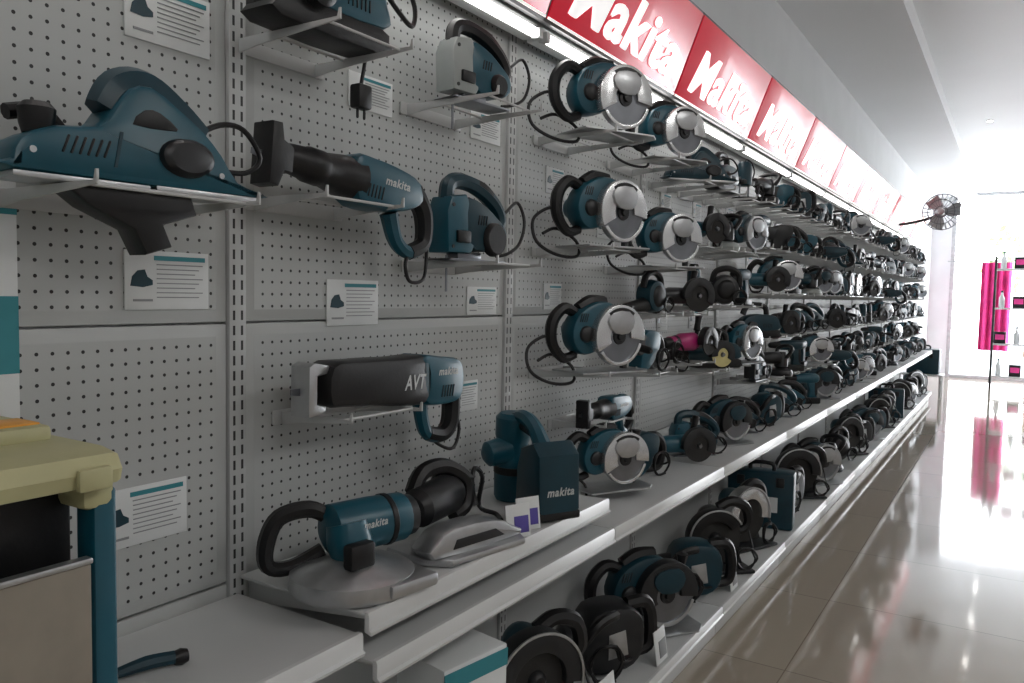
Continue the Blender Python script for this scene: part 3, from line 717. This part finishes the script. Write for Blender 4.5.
# ------------------------------------------------------------------ room
FZ=-.09; CZ=3.2; YE=16.0
def slab(name,m,c,d,kind='structure'):
    return single(name,m,lambda k:k.box(c,d,0),kind=kind)
slab('floor','floor',(2.4,6.5,FZ-.05),(5.4,19.6,.1))
slab('ceiling','ceil',(2.4,6.5,CZ+.05),(5.4,19.6,.1))
slab('wall_left','wall',(-.06,6.5,1.55),(.1,19.6,3.29))
slab('wall_right','wall',(5.05,4.7,1.55),(.1,15.5,3.29))
slab('wall_back','wall',(2.4,-3.05,1.55),(5.4,.1,3.29))
slab('trim_1','ceil',(.32,6.5,3.13),(.66,19,.14))
slab('wall_far','wall',(.05,YE,1.55),(.5,.12,3.29))
def win(k):
    for x in (.33,1.9,3.45,4.95): k.box((x,YE,1.55),(.07,.08,3.29),.004)
    for z in (FZ+.03,3.1): k.box((2.65,YE,z),(4.7,.07,.06),.004)
single('window_1','frame',win,kind='structure')
def win2(k):
    for y in (12.5,14.2,15.9): k.box((5.05,y,1.55),(.08,.07,3.29),.004)
    for z in (FZ+.03,3.1): k.box((5.05,14.2,z),(.07,3.4,.06),.004)
single('window_2','frame',win2,kind='structure')
for i,(x,y) in enumerate([(.98,10.1),(.98,11.6),(.98,13.2),(.98,14.7)]):
    k=Kit(); k.part('lamp_trim','ceil'); k.lathe((0,0,0.006),(0,0,.012),[(0,.024),(0,.03),(1,.032),(1,.024)],20,closed=True); k.part('lamp_lens','lamp'); k.lathe((0,0,.007),(0,0,.011),[(0,.023),(1,.023)],20)
    place(k,'ceiling_downlight','small round bright ceiling downlight','lamp',x,y,CZ-.0125,0,True,'ceiling downlights',world=True)
slab('ground_outside','pave',(5,15,FZ-.2),(50,60,.15))
def tree(x,y,h,r):
    k=Kit(); k.part('trunk','bark'); k.tube([(0,0,FZ),(.05,0,h*.4),(0,.05,h*.8)],[.12,.09,.05])
    k.part('foliage','leaf')
    for i in range(160):
        a=random.uniform(0,2*PI); e=random.uniform(-1,1); rr=r*random.random()**.4
        c=Vector((math.cos(a)*rr*math.sqrt(1-e*e),math.sin(a)*rr*math.sqrt(1-e*e),h+e*rr*.8))
        n=Vector((random.uniform(-1,1),random.uniform(-1,1),random.uniform(-1,1))).normalized(); u=n.orthogonal().normalized(); v=n.cross(u); s=.13
        k.raw([c-u*s,c+v*s*.5,c+u*s,c-v*s*.5],[(0,1,2,3)])
    place(k,'tree','leafy green tree standing outside the window','tree',x,y,0,0,True,'trees outside',world=True)
tree(1.6,23.,2.5,1.3)
# ------------------------------------------------------------------ far end things
k=Kit()
k.part('wall_arm','dark'); k.tube([(-.5,.0,-.12),(-.3,0,-.1),(-.1,0,-.05),(0,.03,0)],.015)
k.part('motor','silver'); k.lathe((0,.1,0),(0,-.02,0),[(0,.04),(.3,.06),(1,.05)],18)
k.part('fan_cage','steel')
for i in range(24):
    a=2*PI*i/24; ca,sa=math.cos(a),math.sin(a)
    k.tube([(ca*.04,-.1,sa*.04),(ca*.12,-.095,sa*.12),(ca*.19,-.05,sa*.19),(ca*.12,.0,sa*.12)],.003,5,n=3)
for R_,yy in ((.19,-.05),(.13,-.093),(.06,-.1)): k.tube([(math.cos(2*PI*i/16)*R_,yy,math.sin(2*PI*i/16)*R_) for i in range(16)],.005,6,True,2)
k.part('fan_hub','silver'); k.lathe((0,-.09,0),(0,-.03,0),[(0,.03),(1,.04)],16)
for i in range(3):
    k.part('fan_blade','silver')
    a=2*PI*i/3
    P=[Vector((.02,0)),Vector((.1,.09)),Vector((.17,.09)),Vector((.18,-.05)),Vector((.06,-.05))]
    q=[Vector((p.x*math.cos(a)-p.y*math.sin(a),-.05+p.y*.25,p.x*math.sin(a)+p.y*math.cos(a))) for p in P]
    k.raw(q,[(0,1,2,3,4)])
place(k,'wall_fan','silver wall-mounted fan on a dark arm above the shelving','fan',.6,9.75,2.2,-5,True,world=True)
k=Kit(); k.part('case_body','dteal'); k.box((0,0,.17),(.4,.3,.34),.02); k.part('case_handle','black'); k.tube([(-.07,0,.33),(-.06,0,.38),(.06,0,.38),(.07,0,.33)],.012)
for s in(-1,1): k.part('latch','dark'); k.box((.1*s,-.152,.25),(.04,.01,.06),.003)
place(k,'tool_case','dark teal plastic tool case at the end of the shelving','case',.27,12.35,.25,0,True,world=True)
k=Kit(); k.part('stand_top','shelf'); k.box((0,0,.235),(.5,.36,.02),.003)
for a in(-1,1):
    for b_ in(-1,1): k.part('stand_leg','shelf'); k.box((a*.22,b_*.15,.07),(.03,.03,.32),.003)
place(k,'low_stand','low pale metal stand under the teal case','stand',.27,12.35,.0,0,True,world=True)
k=Kit()
for x in(0,.9):
    for y in(0,.35): k.part('rack_post','dark'); k.box((x,y,.93),(.03,.03,2.04),.003)
for z in(.1,.6,1.15,1.75): k.part('rack_shelf','shelf_edge'); k.box((.45,.175,z),(.92,.37,.025),.003)
place(k,'display_rack','open dark metal display rack near the window','rack',1.02,14.3,0.0,0,True,world=True)
kb=Kit(); kb.part('bottle_body','card'); kb.lathe((0,0,0),(0,0,.24),[(0,.035),(.1,.04),(.65,.04),(.8,.02),(1,.015)],14); kb.part('bottle_cap','dteal'); kb.cyl((0,0,.235),(0,0,.265),.018,12)
kk2=Kit(); kk2.part('box_body','dark'); kk2.box((0,0,.09),(.16,.14,.18),.005); kk2.part('box_label','pink'); kk2.box((0,-.071,.1),(.12,.002,.08),0)
for z in(.113,.613,1.163,1.763):
    for i in range(4):
        x=1.12+i*.22
        if (i+int(z*10))%2: place(kb,'bottle','pale plastic bottle standing on the display rack','bottle',x,14.45,z,0,True,'bottles on the display rack',world=True)
        else: place(kk2,'carton','small dark carton standing on the display rack','carton',x,14.45,z,0,True,'cartons on the display rack',world=True)
v=[];f=[]
for i in range(25):
    for j in range(2): v.append((.80+i*.018,15.3+.05*math.sin(i*1.1),.45 if j==0 else 1.9))
for i in range(24): f.append((i*2,i*2+2,i*2+3,i*2+1))
o=D.objects.new('curtain',mkmesh('curtain',v,f,[M['pink']])); COL.objects.link(o); tag(o,'pink fabric banner hanging beside the window','curtain')
single('curtain_rail','frame',lambda k:k.cyl((.3,15.3,1.92),(1.35,15.3,1.92),.012),'thin metal rail holding the pink fabric','rail')

# ------------------------------------------------------------------ lights
def area(name,loc,sx,sy,e,rot=(0,0,0),col=(1,.98,.95)):
    l=D.lights.new(name,'AREA'); l.shape='RECTANGLE'; l.size=sx; l.size_y=sy; l.energy=e; l.color=col
    o=D.objects.new(name,l); o.location=loc; o.rotation_euler=rot; COL.objects.link(o); return o
for i,(y,e) in enumerate(((-.5,32),(2.5,22),(6.,8))):
    area('ceiling_fill',(3.4,y,CZ-.03),.6,1.2,e)  # unseen area lights added as interior fill, no fixtures modelled
for y in (2.,6.,10.):
    area('added_up_fill',(3.4,y,2.55),.25,1.5,13,(PI,0,0))  # added out of view, facing up only to brighten the ceiling
w=D.worlds.new('overcast_sky'); bpy.context.scene.world=w; w.use_nodes=True
nt=w.node_tree; bg=nt.nodes['Background']; tc=nt.nodes.new('ShaderNodeTexCoord'); sp=nt.nodes.new('ShaderNodeSeparateXYZ'); r=nt.nodes.new('ShaderNodeValToRGB')
nt.links.new(tc.outputs['Generated'],sp.inputs[0]); nt.links.new(sp.outputs['Z'],r.inputs['Fac']); nt.links.new(r.outputs['Color'],bg.inputs['Color'])
r.color_ramp.elements[0].color=(.93,.94,.95,1); r.color_ramp.elements[1].color=(.78,.87,1,1)
bg.inputs['Strength'].default_value=9.

# ------------------------------------------------------------------ camera
th=math.radians(32.3); ph=math.radians(3.5); ro=math.radians(1.1)
C=Vector((1.323,0,1.25))
F=Vector((-math.sin(th)*math.cos(ph), math.cos(th)*math.cos(ph), -math.sin(ph)))
R0=Vector((math.cos(th),math.sin(th),0)); U0=R0.cross(F)
U=U0*math.cos(ro)-R0*math.sin(ro); R=R0*math.cos(ro)+U0*math.sin(ro)
cam=D.objects.new("camera",D.cameras.new("camera")); COL.objects.link(cam)
cam.matrix_world=Matrix(((R.x,U.x,-F.x,C.x),(R.y,U.y,-F.y,C.y),(R.z,U.z,-F.z,C.z),(0,0,0,1)))
cam.data.lens=28; cam.data.clip_start=.05; bpy.context.scene.camera=cam
